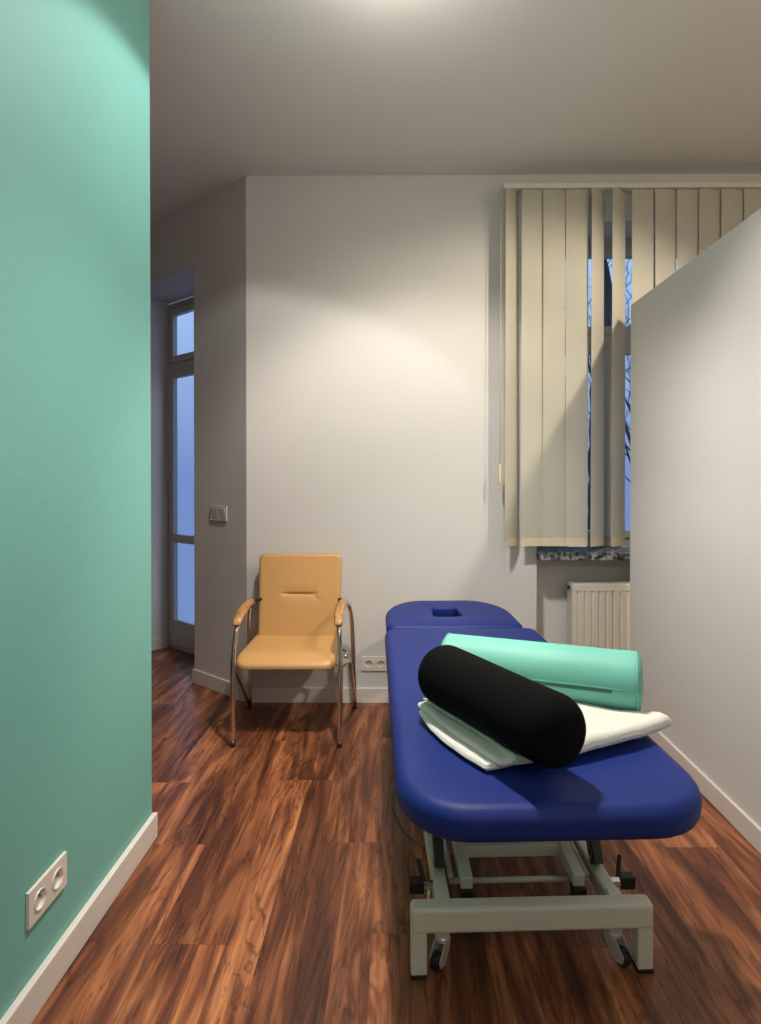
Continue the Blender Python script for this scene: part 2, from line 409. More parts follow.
bm = NB(); frame_rect(bm, .582, 1.378, 2.20, 2.61, .325, .365, .05); obj('transom_frame', bm, M_frame, Dr, bevel=.004)
bm = NB(); lb(bm, .63, 1.33, .345, .350, 2.25, 2.56); obj('pane', bm, M_glass, Dr)
bm = NB(); lb(bm, .592, .617, .315, .33, 1.0, 1.14); bar(bm, (.604, -.305, 1.07), (.72, -.295, 1.07), .02, .012); obj('door_handle', bm, M_plastic, Dr, bevel=.003)
bm = NB(); tube(bm, smooth_path([(1.385, -.32, 2.15), (1.386, -.315, 1.8), (1.39, -.31, 1.35), (1.375, -.30, 1.31), (1.365, -.31, 1.36), (1.37, -.32, 1.8), (1.372, -.32, 2.15)]), .0025, 6)
tag(obj('blind_cord', bm, M_plastic, smooth=True), 'thin looped white pull cord hanging beside the balcony door', 'cord')
bpy.data.objects['blind_cord'].matrix_world = Matrix.Translation((-0.88, FY, 0)) @ Matrix.Rotation(ang, 4, 'Z')

# window
Wn = thing('window_1', None, None, (0, 0, 0), kind='structure')
def fr(bm, x0, x1, z0, z1, y0, y1, w):
    box(bm, x0, x0 + w, y0, y1, z0, z1); box(bm, x1 - w, x1, y0, y1, z0, z1)
    box(bm, x0 + w, x1 - w, y0, y1, z1 - w, z1); box(bm, x0 + w, x1 - w, y0, y1, z0, z0 + w)
bm = NB(); fr(bm, NX0, NX1, .885, NZ, 3.70, 3.78, .055); box(bm, NX0 + .055, NX1 - .055, 3.69, 3.78, 2.13, 2.20)
box(bm, 1.285, 1.35, 3.69, 3.78, .94, 2.13); box(bm, 1.82, 1.88, 3.69, 3.78, .94, 2.13)
obj('window_frame', bm, M_frame, Wn, bevel=.004)
for x0, x1, z0, z1 in ((.87, 1.285, .94, 2.13), (1.35, 1.82, .94, 2.13), (1.88, 2.365, .94, 2.13), (.87, 1.615, 2.20, 2.745), (1.615, 2.365, 2.20, 2.745)):
    bm = NB(); fr(bm, x0, x1, z0, z1, 3.685, 3.74, .045 if z0 < 2 else .055); s = obj('sash', bm, M_frame, Wn, bevel=.004)
    obj('pane', bx(x0 + .04, x1 - .04, 3.71, 3.716, z0 + .04, z1 - .04), M_glass, s)
obj('window_sill', bx(NX0 + .002, NX1 - .002, 3.405, 3.70, .835, .882), M_stone, Wn, bevel=.005)

# ------------------------------------------------------------------ outdoors
struct('ground', bx(-1, 30, 6, 27, -3.1, -3.0), M_ground)
bm = NB()
for (cx_, cy_, r0, h) in ((3.84, 11, .32, 7.9),):
    rings = []
    for i in range(26):
        t = i / 25; z = -3.0 + .5 + t * h; ring = []
        for k in range(28):
            a = 2 * PI * k / 28; rr = r0 * (1 - t) ** .4 * (1 + .35 * noise.noise(Vector((math.cos(a) * 3, math.sin(a) * 3, z * 3))) + (.15 if i % 2 else -.1)) + .02
            ring.append(bm.verts.new((cx_ + rr * math.cos(a), cy_ + rr * math.sin(a), z + .1 * math.sin(a * 5))))
        rings.append(ring)
    for a, b in zip(rings, rings[1:]):
        for k in range(28): bm.faces.new((a[k], a[(k + 1) % 28], b[(k + 1) % 28], b[k]))
    bm.faces.new(rings[-1]); bm.faces.new(rings[0][::-1])
T1 = thing('evergreen_tree', 'dark conical evergreen tree seen through the gap between blind slats', 'tree', (3.84, 11, -3.0))
def reloc(o, p):
    o.parent = p; o.matrix_parent_inverse = p.matrix_basis.inverted()
    return o
reloc(obj('foliage', bm, M_ever), T1)
bm = NB(); tube(bm, [(3.84, 11, -3.0), (3.84, 11, 1)], .09, 10); reloc(obj('trunk', bm, M_bark), T1)
# bare tree
T2 = thing('bare_tree', 'leafless tree with thin dark branches against the blue dusk sky outside the window', 'tree', (6.6, 13, -3.0))
bm = NB(); bm2 = NB(); rnd = random.Random(3)
def branch(p, d, L, r, lv):
    pts = [p]; q = p.copy(); dd = d.copy()
    for _ in range(5):
        dd = (dd + Vector((rnd.uniform(-.22, .22), rnd.uniform(-.22, .22), rnd.uniform(-.05, .18)))).normalized(); q = q + dd * L / 5; pts.append(q.copy())
    tube(bm2 if lv else bm, pts, r, 6, rf=lambda t: r * (1 - .6 * t))
    if lv >= 4: return
    for _ in range(4 if lv else 7):
        i = rnd.randint(2, 5) if lv else rnd.randint(2, 5)
        nd = (dd + Vector((rnd.uniform(-1, 1), rnd.uniform(-1, 1), rnd.uniform(-.3, .5)))).normalized()
        branch(pts[i], nd, L * rnd.uniform(.55, .75), r * .45, lv + 1)
branch(Vector((6.6, 13, -3.0)), Vector((0, 0, 1)), 6.0, .10, 0)
reloc(obj('trunk', bm, M_bark), T2); reloc(obj('branches', bm2, M_bark), T2)
HB = thing('neighbouring_house', 'dark neighbouring house with pitched roof glimpsed left behind the blind', 'building', (2.3, 20, -3.0))
bm = NB(); box(bm, -.6, 5.2, 18, 23, -3.0, 3.6); reloc(obj('house_wall', bm, M_brick), HB)
bm = NB(); v = [bm.verts.new(c) for c in ((-.9, 17.7, 3.6), (5.5, 17.7, 3.6), (5.5, 23.3, 3.6), (-.9, 23.3, 3.6), (-.9, 20.5, 5.4), (5.5, 20.5, 5.4))]
for f in ((0, 1, 5, 4), (2, 3, 4, 5), (0, 4, 3), (1, 2, 5), (0, 3, 2, 1)): bm.faces.new([v[i] for i in f])
reloc(obj('roof', bm, M_ever), HB)
for k in range(4):
    reloc(obj('window', bx(-.1 + k * 1.4, .7 + k * 1.4, 17.95, 18.02, 1.2, 2.6), M_blks), HB)

# ================================================================== VERTICAL BLIND
VB = thing('vertical_blind', 'cream fabric vertical blind covering the window, two slats turned', 'blind', (0.60, 3.35, 2.96))
def pr(o): return reloc(o, VB)
BY = 3.36
bm = NB(); box(bm, .598, 2.60, BY - .022, BY + .022, 2.944, 2.972); pr(obj('headrail', bm, M_plastic, bevel=.004))
for x in (.70, 2.50):
    bm = NB(); box(bm, x - .010, x + .010, BY + .010, FY - (0 if x < .8 else -.0), 2.952, 2.962); box(bm, x - .012, x + .012, BY - .024, BY + .015, 2.968, 2.976); pr(obj('bracket', bm, M_plastic, bevel=.002))
def slat(x0, x1, full=.127):
    c = (x0 + x1) / 2; w = min(abs(x1 - x0), full); m0 = c / BY; a = max(0.0, math.acos(max(-1, min(1, w / full / math.hypot(1, m0)))) - math.atan(m0))
    bm = NB(); n = 6; th = .0006; rows = [2.941, 2.925, 2.6, 2.2, 1.8, 1.4, 1.1, .972, .970, .924]
    z_h = .972; g = {}
    ph = rnd.uniform(0, 6)
    for s in (0, 1):
        for j, z in enumerate(rows):
            for i in range(n + 1):
                u = (i / n - .5) * full; bow = .004 * (1 - (2 * i / n - 1) ** 2)
                t = (th if z > z_h else .0014) * (1 if s else -1)
                aa = a + .10 * math.sin(z * 1.7 + ph) * (.5 if a < .2 else .25)
                X = c + u * math.cos(aa) + (bow + t) * math.sin(aa); Y = BY + u * math.sin(aa) - (bow + t) * math.cos(aa)
                X += (2.95 - z) / 2 * rnd.uniform(-.0001, .0001)
                g[s, j, i] = bm.verts.new((X, Y, z))
    for s in (0, 1):
        for j in range(len(rows) - 1):
            for i in range(n):
                f = bm.faces.new((g[s, j, i], g[s, j, i + 1], g[s, j + 1, i + 1], g[s, j + 1, i])); f.material_index = 1 if rows[j] < z_h + .001 else 0
    for j in range(len(rows) - 1):
        for i in (0, n): bm.faces.new((g[0, j, i], g[1, j, i], g[1, j + 1, i], g[0, j + 1, i]))
    for j in (0, len(rows) - 1):
        for i in range(n): bm.faces.new((g[0, j, i], g[0, j, i + 1], g[1, j, i + 1], g[1, j, i]))
    o = pr(obj('slat', bm, [M_slat, M_hem], smooth=True))
    m = o.modifiers.new('es', 'EDGE_SPLIT'); m.split_angle = R(40)
    bm = NB(); box(bm, c - .006, c + .006, BY - .003, BY + .003, 2.93, 2.946); reloc(obj('slat_hook', bm, M_plastic), VB)
def px2x(p): return (p - 397) / 590 * BY
SL = [(505, 517.5), (521, 542.5), (542.5, 564.5), (565, 587), (590.5, 603), (611, 624), (630.3, 652), (653.5, 674), (675, 695.5), (697, 717), (718.5, 740), (741, 762), (763, 784), (785, 806), (807, 828)]
for a_, b_ in SL: slat(px2x(a_), px2x(b_))
bm = NB(); tube(bm, [(.584, 3.335, 2.965), (.583, 3.33, 2.2), (.580, 3.33, 1.39)], .0018, 6)
tube(bm, smooth_path([(.594, 3.345, 2.965), (.592, 3.34, 2.0), (.590, 3.34, 1.0), (.585, 3.335, .84), (.578, 3.335, 1.0), (.578, 3.33, 1.39)]), .0010, 6); pr(obj('pull_cord', bm, M_cord, smooth=True))
bm = NB(); lathe(bm, [(.002, 1.27), (.0075, 1.275), (.0085, 1.30), (.0075, 1.37), (.006, 1.385), (.002, 1.39)], Matrix.Translation((.579, 3.33, 0)), 12); pr(obj('cord_weight', bm, mat('ivory_plastic', (.68, .58, .32), .4), smooth=True))

# ================================================================== RADIATOR
RD = thing('radiator', 'white ribbed panel radiator in the niche below the window sill', 'radiator', (1.5, 3.5, 0))
rx0, rx1, rz0, rz1, ry = 1.022, 2.20, .10, .695, 3.45
bm = NB(); pts = []; x = rx0 + .028; k = 0
base_y = ry; P = .0415
prof = [(rx0 + .004, base_y)]
while x < rx1 - .03:
    prof += [(x, base_y), (x + .005, base_y + .009), (x + .012, base_y + .009), (x + .017, base_y)]; x += P
prof.append((rx1 - .004, base_y))
prof += [(rx1 - .004, base_y + .022), (rx0 + .004, base_y + .022)]
prism(bm, prof, rz0 + .03, rz1 - .045)
box(bm, rx0 + .004, rx1 - .004, base_y, base_y + .022, rz1 - .045, rz1 - .004); box(bm, rx0 + .004, rx1 - .004, base_y, base_y + .022, rz0, rz0 + .03)
reloc(obj('front_panel', bm, M_rad, bevel=.002), RD)
bm = NB(); box(bm, rx0 + .004, rx1 - .004, ry + .075, ry + .095, rz0, rz1 - .01); reloc(obj('rear_panel', bm, M_rad), RD)
for xx in (rx0, rx1 - .004):
    reloc(obj('side_cover', bx(xx, xx + .004, ry + .003, ry + .1, rz0 + .02, rz1), M_rad, bevel=.002), RD)
bm = NB(); box(bm, rx0, rx1, ry + .003, ry + .008, rz1 - .004, rz1); box(bm, rx0, rx1, ry + .095, ry + .1, rz1 - .004, rz1)
x = rx0 + .004
while x < rx1: box(bm, x, x + .007, ry + .008, ry + .095, rz1 - .005, rz1 - .001); x += .014
reloc(obj('top_grille', bm, M_rad), RD)
bm = NB(); tube(bm, [(rx0 - .012, ry + .05, rz1 - .03), (rx0 + .01, ry + .05, rz1 - .03)], .011, 12); reloc(obj('bleed_valve', bm, M_blks, smooth=False), RD)
bm = NB(); tube(bm, [(rx0 - .028, ry + .05, .14), (rx0 + .01, ry + .05, .14)], .012, 12); tube(bm, [(rx0 - .028, ry + .05, .0), (rx0 - .028, ry + .05, .15)], .009, 12); reloc(obj('supply_pipe', bm, M_plastic, smooth=False), RD)
for zz in (.18, .6):
    reloc(obj('wall_bracket', bx(1.2, 1.24, ry + .095, 3.5995, zz, zz + .04), M_steel), RD)

# ================================================================== SOCKETS AND SWITCH
def outlet(name, label, M, n=2, grp=None):
    """plate lies in local xz, facing -y"""
    e = thing(name, label, 'socket'); e.matrix_world = M
    if grp: e['group'] = grp
    w = .081; W_ = .081 + .071 * (n - 1); h = .081; t = .007; AN0 = [2 * PI * k / 32 for k in range(32)]
    bm = NB(); cs = [-(n - 1) * .0355 + .071 * i for i in range(n)]
    for gi, cx in enumerate(cs):
        x0 = -W_ / 2 if gi == 0 else (cs[gi - 1] + cx) / 2; x1 = W_ / 2 if gi == n - 1 else (cs[gi + 1] + cx) / 2
        sq, ci, ri, ri2 = [], [], [], []
        AN = sorted(set(AN0 + [math.atan2(zz, xx - cx) % (2 * PI) for xx in (x0, x1) for zz in (-h / 2, h / 2)])); N_ = len(AN)
        for a in AN:
            c, s = math.cos(a), math.sin(a)
            # point on the square border
            tx = (x1 - cx) / c if c > 1e-6 else ((x0 - cx) / c if c < -1e-6 else 9); tz = (h / 2) / abs(s) if abs(s) > 1e-6 else 9
            q = min(tx, tz); px, pz = cx + c * q, s * q
            sq.append(bm.verts.new((px, -t, pz)))
            ci.append(bm.verts.new((cx + c * .0235, -t, s * .0235))); ri.append(bm.verts.new((cx + c * .0225, -t - .0025, s * .0225)))
            ri2.append(bm.verts.new((cx + c * .0205, -t - .002, s * .0205))); 
        for a_, b_ in ((sq, ci), (ci, ri), (ri, ri2)):
            for k in range(N_): bm.faces.new((a_[k], a_[(k + 1) % N_], b_[(k + 1) % N_], b_[k]))
    x0, x1 = -W_ / 2, W_ / 2
    v = [bm.verts.new(p) for p in ((x0, -t, -h / 2), (x1, -t, -h / 2), (x1, -t, h / 2), (x0, -t, h / 2), (x0 - .001, 0, -h / 2 - .001), (x1 + .001, 0, -h / 2 - .001), (x1 + .001, 0, h / 2 + .001), (x0 - .001, 0, h / 2 + .001))]
    for i in range(4): bm.faces.new((v[i], v[(i + 1) % 4], v[(i + 1) % 4 + 4], v[i + 4]))
    obj('cover_plate', bm, M_plastic, e)
    for cx in cs:
        bm = NB(); lathe(bm, [(.0207, .0092), (.0195, .004), (.0185, .0012), (.0002, .001)], Matrix.Translation((cx, 0, 0)) @ Matrix.Rotation(R(90), 4, 'X'), 32, cap=False)
        ins = obj('socket_insert', bm, M_plastic, e, smooth=False)
        for sx_ in (-1, 1):
            bm = NB(); lathe(bm, [(.0028, .0013), (.0028, .0019)], Matrix.Translation((cx + sx_ * .0095, 0, 0)) @ Matrix.Rotation(R(90), 4, 'X'), 12); obj('pin_hole', bm, M_dark, ins)
        bm = NB(); lathe(bm, [(.0025, .001), (.0025, .011), (.001, .012)], Matrix.Translation((cx, 0, .010)) @ Matrix.Rotation(R(90), 4, 'X'), 12); obj('earth_pin', bm, M_steel, ins)
    return e
# far wall pair: centre px (374.7,664)
outlet('wall_socket', 'white double socket on the far white wall between armchair and blue table', Matrix.Translation((-.130, FY - .0005, .228)))
# green wall pair: face +x
outlet('wall_socket', 'white double socket on the mint green wall above the skirting', Matrix.Translation((-.8915, 1.484, .262)) @ Matrix.Rotation(R(90), 4, 'Z') @ Matrix.Scale(1.07, 4))
# light switch on angled wall
sw = thing('light_switch', 'silver double rocker light switch on the grey angled wall beside the doorway', 'switch')
sw.matrix_world = Matrix.Translation((-0.88, FY, 0)) @ Matrix.Rotation(ang, 4, 'Z') @ Matrix.Translation((.262, 0.0005, 1.095)) @ Matrix.Rotation(PI, 4, 'Z')
bm = NB(); fw, f_ = .080, .045
box(bm, -fw, fw, -.012, 0, -f_, -f_ + .011); box(bm, -fw, fw, -.012, 0, f_ - .011, f_); box(bm, -fw, -fw + .011, -.012, 0, -f_ + .011, f_ - .011); box(bm, fw - .011, fw, -.012, 0, -f_ + .011, f_ - .011)
box(bm, -.006, .006, -.012, 0, -f_ + .011, f_ - .011); box(bm, -fw + .01, fw - .01, -.004, -.0005, -f_ + .01, f_ - .01)
obj('frame', bm, M_silver, sw, bevel=.002)
for s in (-1, 1):
    bm = NB(); v = box(bm, s * .0375 - .030, s * .0375 + .030, -.013, -.003, -.0325, .0325)
    for q in v:
        if q.co.y < -.01: q.co.y -= .004 * (q.co.z / .031)
    obj('rocker', bm, M_silver, sw, bevel=.002)

# ================================================================== ARMCHAIR
CX = -.540
A = thing('armchair', 'tan leather armchair with chrome tube frame and wooden armrests against the white wall', 'chair', (CX, 3.1, 0))
def ap(o): return reloc(o, A)
# seat
def seatT(u, v, w):
    yy = 3.10 + v; return (CX - .015 + u * (1 - .18 * (v + .20)), yy, .366 + w + .045 * (v + .2) )
def seatf(u, v):
    d = 0
    if v < -.10: d -= 2.6 * (v + .10) ** 2
    d -= .012 * math.exp(-((u / .16) ** 2 + ((v - .03) / .12) ** 2))
    return d
bm = cushion(rrect(.502, .425, (.03, .03, .06, .06)), .062, .026, .006, seatf, seatT, bot_re=.012)
ap(obj('seat', bm, M_tan, smooth=True))
# back
by0, bz0, by1, bz1 = 3.285, .405, 3.375, .878
bd = Vector((0, by1 - by0, bz1 - bz0)); bl = bd.length; bd.normalize(); bn = Vector((0, -bd.z, bd.y))
def backT(u, v, w):
    k = v + bl / 2; p = Vector((CX - .006 + u * (1 + .09 * k), by0, bz0)) + bd * k + bn * w; return p
def backf(u, v):
    q = v + bl / 2 - .255
    d = 0
    if abs(u) < .16:
        e = max(0, 1 - (abs(u - .0) / .105) ** 4); d -= .011 * e * math.exp(-(q / .006) ** 2); d -= .006 * e * math.exp(-(q / .03) ** 2)
    s = (u - .07) * .6 + q; d -= .003 * math.exp(-((s + .01) / .008) ** 2) * math.exp(-((u - .09) / .04) ** 2)
    d -= .010 * (u / .22) ** 2 * 0
    return d
bm = cushion(rrect(.450, bl, (.035, .035, .026, .026)), .05, .02, .006, backf, backT, rings=60)
ap(obj('backrest', bm, M_tan, smooth=True))
# side frames
for s in (-1, 1):
    X = lambda d: CX + s * d
    path = [(X(.260), 2.862, .012), (X(.262), 2.870, .25), (X(.264), 2.880, .42), (X(.256), 2.898, .54), (X(.250), 2.925, .585), (X(.248), 2.985, .617), (X(.249), 3.08, .630), (X(.252), 3.19, .632), (X(.262), 3.245, .622), (X(.276), 3.275, .59), (X(.288), 3.295, .50), (X(.296), 3.33, .20), (X(.300), 3.35, .02)]
    bm = NB(); tube(bm, smooth_path(path, 5), .0125, 14); ap(obj('side_frame', bm, M_chrome, smooth=True))
    bm = NB(); tube(bm, smooth_path([(X(.262), 2.90, .375), (X(.285), 2.94, .385), (X(.300), 2.99, .375), (X(.302), 3.06, .30), (X(.302), 3.34, .035)], 6), .009, 12); ap(obj('brace_tube', bm, M_chrome, smooth=True))
    # armrest
    bm = NB(); ar = smooth_path([(X(.252), 2.898, .580), (X(.250), 2.914, .602), (X(.248), 2.945, .620), (X(.247), 3.01, .634), (X(.249), 3.10, .641), (X(.252), 3.19, .640)], 4)
    n = 14; rings = []
    for i, p in enumerate(ar):
        t = (ar[min(i + 1, len(ar) - 1)] - ar[max(i - 1, 0)]).normalized(); sv = Vector((1, 0, 0)); up = sv.cross(t).normalized()
        if up.z < 0: up = -up
        k = i / (len(ar) - 1); w = .0205 + .004 * math.sin(k * PI); h = .0145
        if k < .08: w *= .75 + 3 * k; h *= .8 + 2.5 * k
        rings.append([bm.verts.new(p + sv * w * math.copysign(abs(math.cos(a)) ** .7, math.cos(a)) + up * (h * math.copysign(abs(math.sin(a)) ** .7, math.sin(a)) + .002)) for a in [2 * PI * q / n for q in range(n)]])
    for a_, b_ in zip(rings, rings[1:]):
        for q in range(n): bm.faces.new((a_[q], a_[(q + 1) % n], b_[(q + 1) % n], b_[q]))
    bm.faces.new(rings[0][::-1]); bm.faces.new(rings[-1]); ap(obj('armrest', bm, M_wood, smooth=True))
    bm = NB(); bar(bm, (X(.215), 3.295, .636), (X(.256), 3.215, .632), .022, .014); ap(obj('back_bracket', bm, M_blk, bevel=.003))
    for fx, fy in ((.260, 2.862), (.300, 3.351)):
        bm = NB(); lathe(bm, [(.0135, 0), (.014, .003), (.014, .010), (.012, .013)], Matrix.Translation((X(fx), fy, 0)), 14); ap(obj('foot_cap', bm, M_blk, smooth=True))
for yy, zz in ((2.965, .372), (3.235, .372)):
    bm = NB(); tube(bm, smooth_path([(CX - .263, 2.93 if yy < 3 else 3.16, .379 if yy < 3 else .25 + .1), (CX - .22, yy, zz), (CX + .22, yy, zz), (CX + .263, 2.93 if yy < 3 else 3.16, .379 if yy < 3 else .35)], 6), .009, 10); ap(obj('cross_tube', bm, M_chrome, smooth=True))

# ================================================================== TREATMENT TABLE
TB = thing('treatment_table', 'long blue padded treatment table with headrest hole on light grey steel base', 'table', (.353, 1.215, 0), R(2.3))
ZT = .62; TH = .078
ol = rrect(.70, 1.515, ((.05, .05), (.05, .05), (.155, .17), (.155, .17)))
bm = cushion([(x, y + .7575) for x, y in ol], TH, .034, .005, None, lambda u, v, w: (u, v, ZT - TH + w), rings=10, bot_re=.030)
obj('main_pad', bm, M_blue, TB, smooth=True)
# headrest with face hole
hw, hl = .645, .545; hy0 = 1.525
hol = resample([(x, y) for x, y in rrect(hw, hl, ((.21, .30), (.21, .30), (.035, .035), (.035, .035)), 24)], 400)
hcx, hcy = -0.012, .0
def ray(outline, th):
    c, s = math.cos(th), math.sin(th); best = None
    n = len(outline)
    for i in range(n):
        x1, y1 = outline[i][0] - hcx, outline[i][1] - hcy; x2, y2 = outline[(i + 1) % n][0] - hcx, outline[(i + 1) % n][1] - hcy
        d = (x2 - x1) * s - (y2 - y1) * c
        if abs(d) < 1e-12: continue
        t = (x1 * (y1 - y2) - y1 * (x1 - x2)) / (c * (y1 - y2) - s * (x1 - x2)) if abs(c * (y1 - y2) - s * (x1 - x2)) > 1e-12 else -1
        u = -(x1 * s - y1 * c) / d * 1
        if t > 0 and -1e-6 <= u <= 1 + 1e-6: best = t
    return best
hole = [(x * (1.0 - .9 * y) + hcx, y + hcy) for x, y in rrect(.135, .19, (.03, .03, .02, .02))]
bm = NB(); NA = 120; loops = []
# angles: dense, plus even arc coverage taken from the outline itself
angs = [math.atan2(y - hcy, x - hcx) for x, y in resample(hol, NA)]
for th in angs:
    ro = ray(hol, th); ri = ray(hole, th) or .05
    c, s = math.cos(th), math.sin(th); loop = []; rr = .030; ri_r = .016
    pts = []
    for i in range(7):
        a = i / 6 * PI / 2; pts.append((ro - rr * (1 - math.cos(a)), TH - rr + rr * math.sin(a)))
    for i in range(1, 8): pts.append((ro - rr + (ri + ri_r - ro + rr) * i / 8, TH + .003 * math.sin(i / 8 * PI)))
    for i in range(6):
        a = i / 5 * PI / 2; pts.append((ri + ri_r * (1 - math.sin(a)), TH - ri_r + ri_r * math.cos(a)))
    pts.append((ri, .01)); pts.append((ri + .01, 0)); pts.append((ro - rr, 0))
    for i in range(1, 6):
        a = i / 6 * PI / 2; pts.append((ro - rr * (1 - math.sin(a)), rr * (1 - math.cos(a))))
    loops.append([bm.verts.new((hcx + c * q, hy0 + hl / 2 + hcy + s * q, z)) for q, z in pts])
m_ = len(loops[0])
for i in range(NA):
    a_, b_ = loops[i], loops[(i + 1) % NA]
    for k in range(m_): bm.faces.new((a_[k], b_[k], b_[(k + 1) % m_], a_[(k + 1) % m_]))
for v in bm.verts:
    k = v.co.y - hy0; v.co.z += ZT - TH + .004 + .02 * k
    v.co.x -= .018
obj('headrest', bm, M_blue, TB, smooth=True)
bx0 = .016   # base centre offset
# under-frame of pads
bm = NB()
for x in (-.235, .235): box(bm, x - .018, x + .018, .22, 1.44, .495, .541)
for y in (.22, .8, 1.42): box(bm, -.235, .235, y - .018, y + .018, .497, .540)
obj('pad_frame', bm, M_grey, TB, bevel=.004)
bm = NB()
for x in (-.17, .17): box(bm, x - .012, x + .012, 1.36, 1.98, .508, .546)
box(bm, -.17, .17, 1.955, 1.98, .512, .546)
obj('headrest_frame', bm, M_grey, TB, bevel=.003)
# base
def end_bar(y, near):
    bm = NB(); v = box(bm, bx0 - .3205, bx0 + .3205, y - .022, y + .026, .118, .186)
    o = obj('base_crossbar', bm, M_grey, TB, bevel=.012, seg=4)
    for s in (-1, 1):
        xc = bx0 + s * (.3205 - .0215)
        obj('base_foot', bx(xc - .021, xc + .021, y - .018, y + .020, .010, .130), M_grey, TB, bevel=.004)
        obj('rubber_foot', bx(xc - .022, xc + .022, y - .019, y + .021, 0, .012), M_blk, TB, bevel=.003)
Y0, Y1 = .340, 1.65
end_bar(Y0, True); end_bar(Y1, False)
for s in (-1, 1):
    obj('base_rail', bx(bx0 + s * .232 - .020, bx0 + s * .232 + .020, Y0 + .01, Y1 - .01, .130, .180), M_grey, TB, bevel=.006)
# lifting arms
for s in (-1, 1):
    bm = NB(); bar(bm, (bx0 + s * .158, .425, .178), (bx0 + s * .158, 1.20, .235), .034, .036); bar(bm, (bx0 + s * .158, 1.19, .226), (bx0 + s * .175, 1.36, .50), .032, .034, up=(0, 1, 0)); obj('lifting_arm', bm, M_grey, TB, bevel=.004)
    obj('arm_end_cap', bx(bx0 + s * .158 - .018, bx0 + s * .158 + .018, .413, .452, .118, .163), M_blk, TB, bevel=.003)
    # outer black arm
    bm = NB(); bar(bm, (bx0 + s * .228, .478, .190), (bx0 + s * .232, .60, .36), .030, .045, up=(0, 1, 0)); bar(bm, (bx0 + s * .232, .61, .34), (bx0 + s * .236, .66, .50), .030, .085, up=(0, 1, 0)); obj('black_lever', bm, M_blks, TB, bevel=.004)
    bm = NB(); tube(bm, [(bx0 + s * .21, .488, .205), (bx0 + s * .248, .488, .205)], .006, 10); obj('pivot_bolt', bm, M_steel, TB, smooth=False)
    # secondary light rod beside the rail
    bm = NB(); tube(bm, [(bx0 + s * .196, .47, .165), (bx0 + s * .196, 1.3, .20)], .008, 10); obj('side_rod', bm, M_grey, TB, smooth=True)
obj('arm_crossbar', bx(bx0 - .150, bx0 + .150, .55, .59, .168, .203), M_grey, TB, bevel=.004)
bm = NB(); tube(bm, [(bx0 - .20, .478, .150), (bx0 + .20, .478, .150)], .008, 12); obj('cross_rod', bm, M_grey, TB, smooth=True)
bm = NB(); tube(bm, [(bx0, .60, .20), (bx0, .95, .26)], .022, 16); tube(bm, [(bx0, .95, .26), (bx0, 1.38, .42)], .012, 14); obj('lift_actuator', bm, M_blks, TB, smooth=False)
# wheel pedals
for s in (-1, 1):
    x = bx0 + s * .263
    bm = NB(); tube(bm, [(x - s * .015, .44, .165), (x + s * .014, .44, .165)], .013, 14); tube(bm, [(x, .44, .165), (x, .40, .10)], .006, 8); obj('pedal_bolt', bm, M_chrome, TB, smooth=False, bevel=.001)
    bm = NB(); box(bm, x + s * .014 - (.0 if s > 0 else .042), x + s * .014 + (.042 if s > 0 else 0), .425, .455, .150, .184)
    bar(bm, (x + s * .012, .445, .165), (x + s * .028, .47, .222), .012, .014); obj('pedal', bm, M_blk, TB, bevel=.003)
# castors
def castor(x, y, rz):
    bm = NB(); bar(bm, (x, y, .185), (x, y, .078), .036, .030, up=(0, 1, 0)); c = obj('castor_bracket', bm, M_grey, TB, bevel=.003)
    M = Matrix.Translation((x, y, 0)) @ Matrix.Rotation(rz, 4, 'Z')
    bm = NB(); lathe(bm, [(.017, .078), (.020, .075), (.020, .066), (.014, .062)], M, 16)
    for s in (-1, 1):
        v = []
        for (py, pz) in ((-.018, .066), (.018, .066), (.044, .034), (.038, .016), (.018, .012), (-.010, .040)):
            v.append((py, pz))
        a_ = [bm.verts.new(M @ Vector((s * .014, p, q))) for p, q in v]; b_ = [bm.verts.new(M @ Vector((s * .0165, p, q))) for p, q in v]
        bm.faces.new(a_); bm.faces.new(b_[::-1])
        for i in range(6): bm.faces.new((a_[i], a_[(i + 1) % 6], b_[(i + 1) % 6], b_[i]))
    f = obj('castor_fork', bm, M_zinc, TB)
    W2 = M @ Matrix.Translation((0, .027, .0235)) @ Matrix.Rotation(R(90), 4, 'Y')
    bm = NB(); lathe(bm, [(.008, -.011), (.021, -.011), (.0235, -.008), (.0235, .008), (.021, .011), (.008, .011)], W2, 28); obj('castor_wheel', bm, M_blk, TB, smooth=False, bevel=.001)
for x, y, rz in ((-.232, .375, R(145)), (.235, .375, R(-150)), (-.235, 1.575, R(30)), (.235, 1.575, R(10))): castor(bx0 + x, y, rz)

# power cable of the table, on the floor
bm = NB(); tube(bm, smooth_path([(.10, 2.62, .006), (.02, 2.52, .006), (-.02, 2.40, .006), (.0, 2.26, .006), (.04, 2.15, .006), (.10, 2.08, .006), (.20, 2.04, .006), (.30, 2.1, .006)], 8), .003, 8)
tag(obj('power_cable', bm, M_cable, smooth=True), 'thin dark power cable curling on the floor under the left edge of the blue table', 'cable')

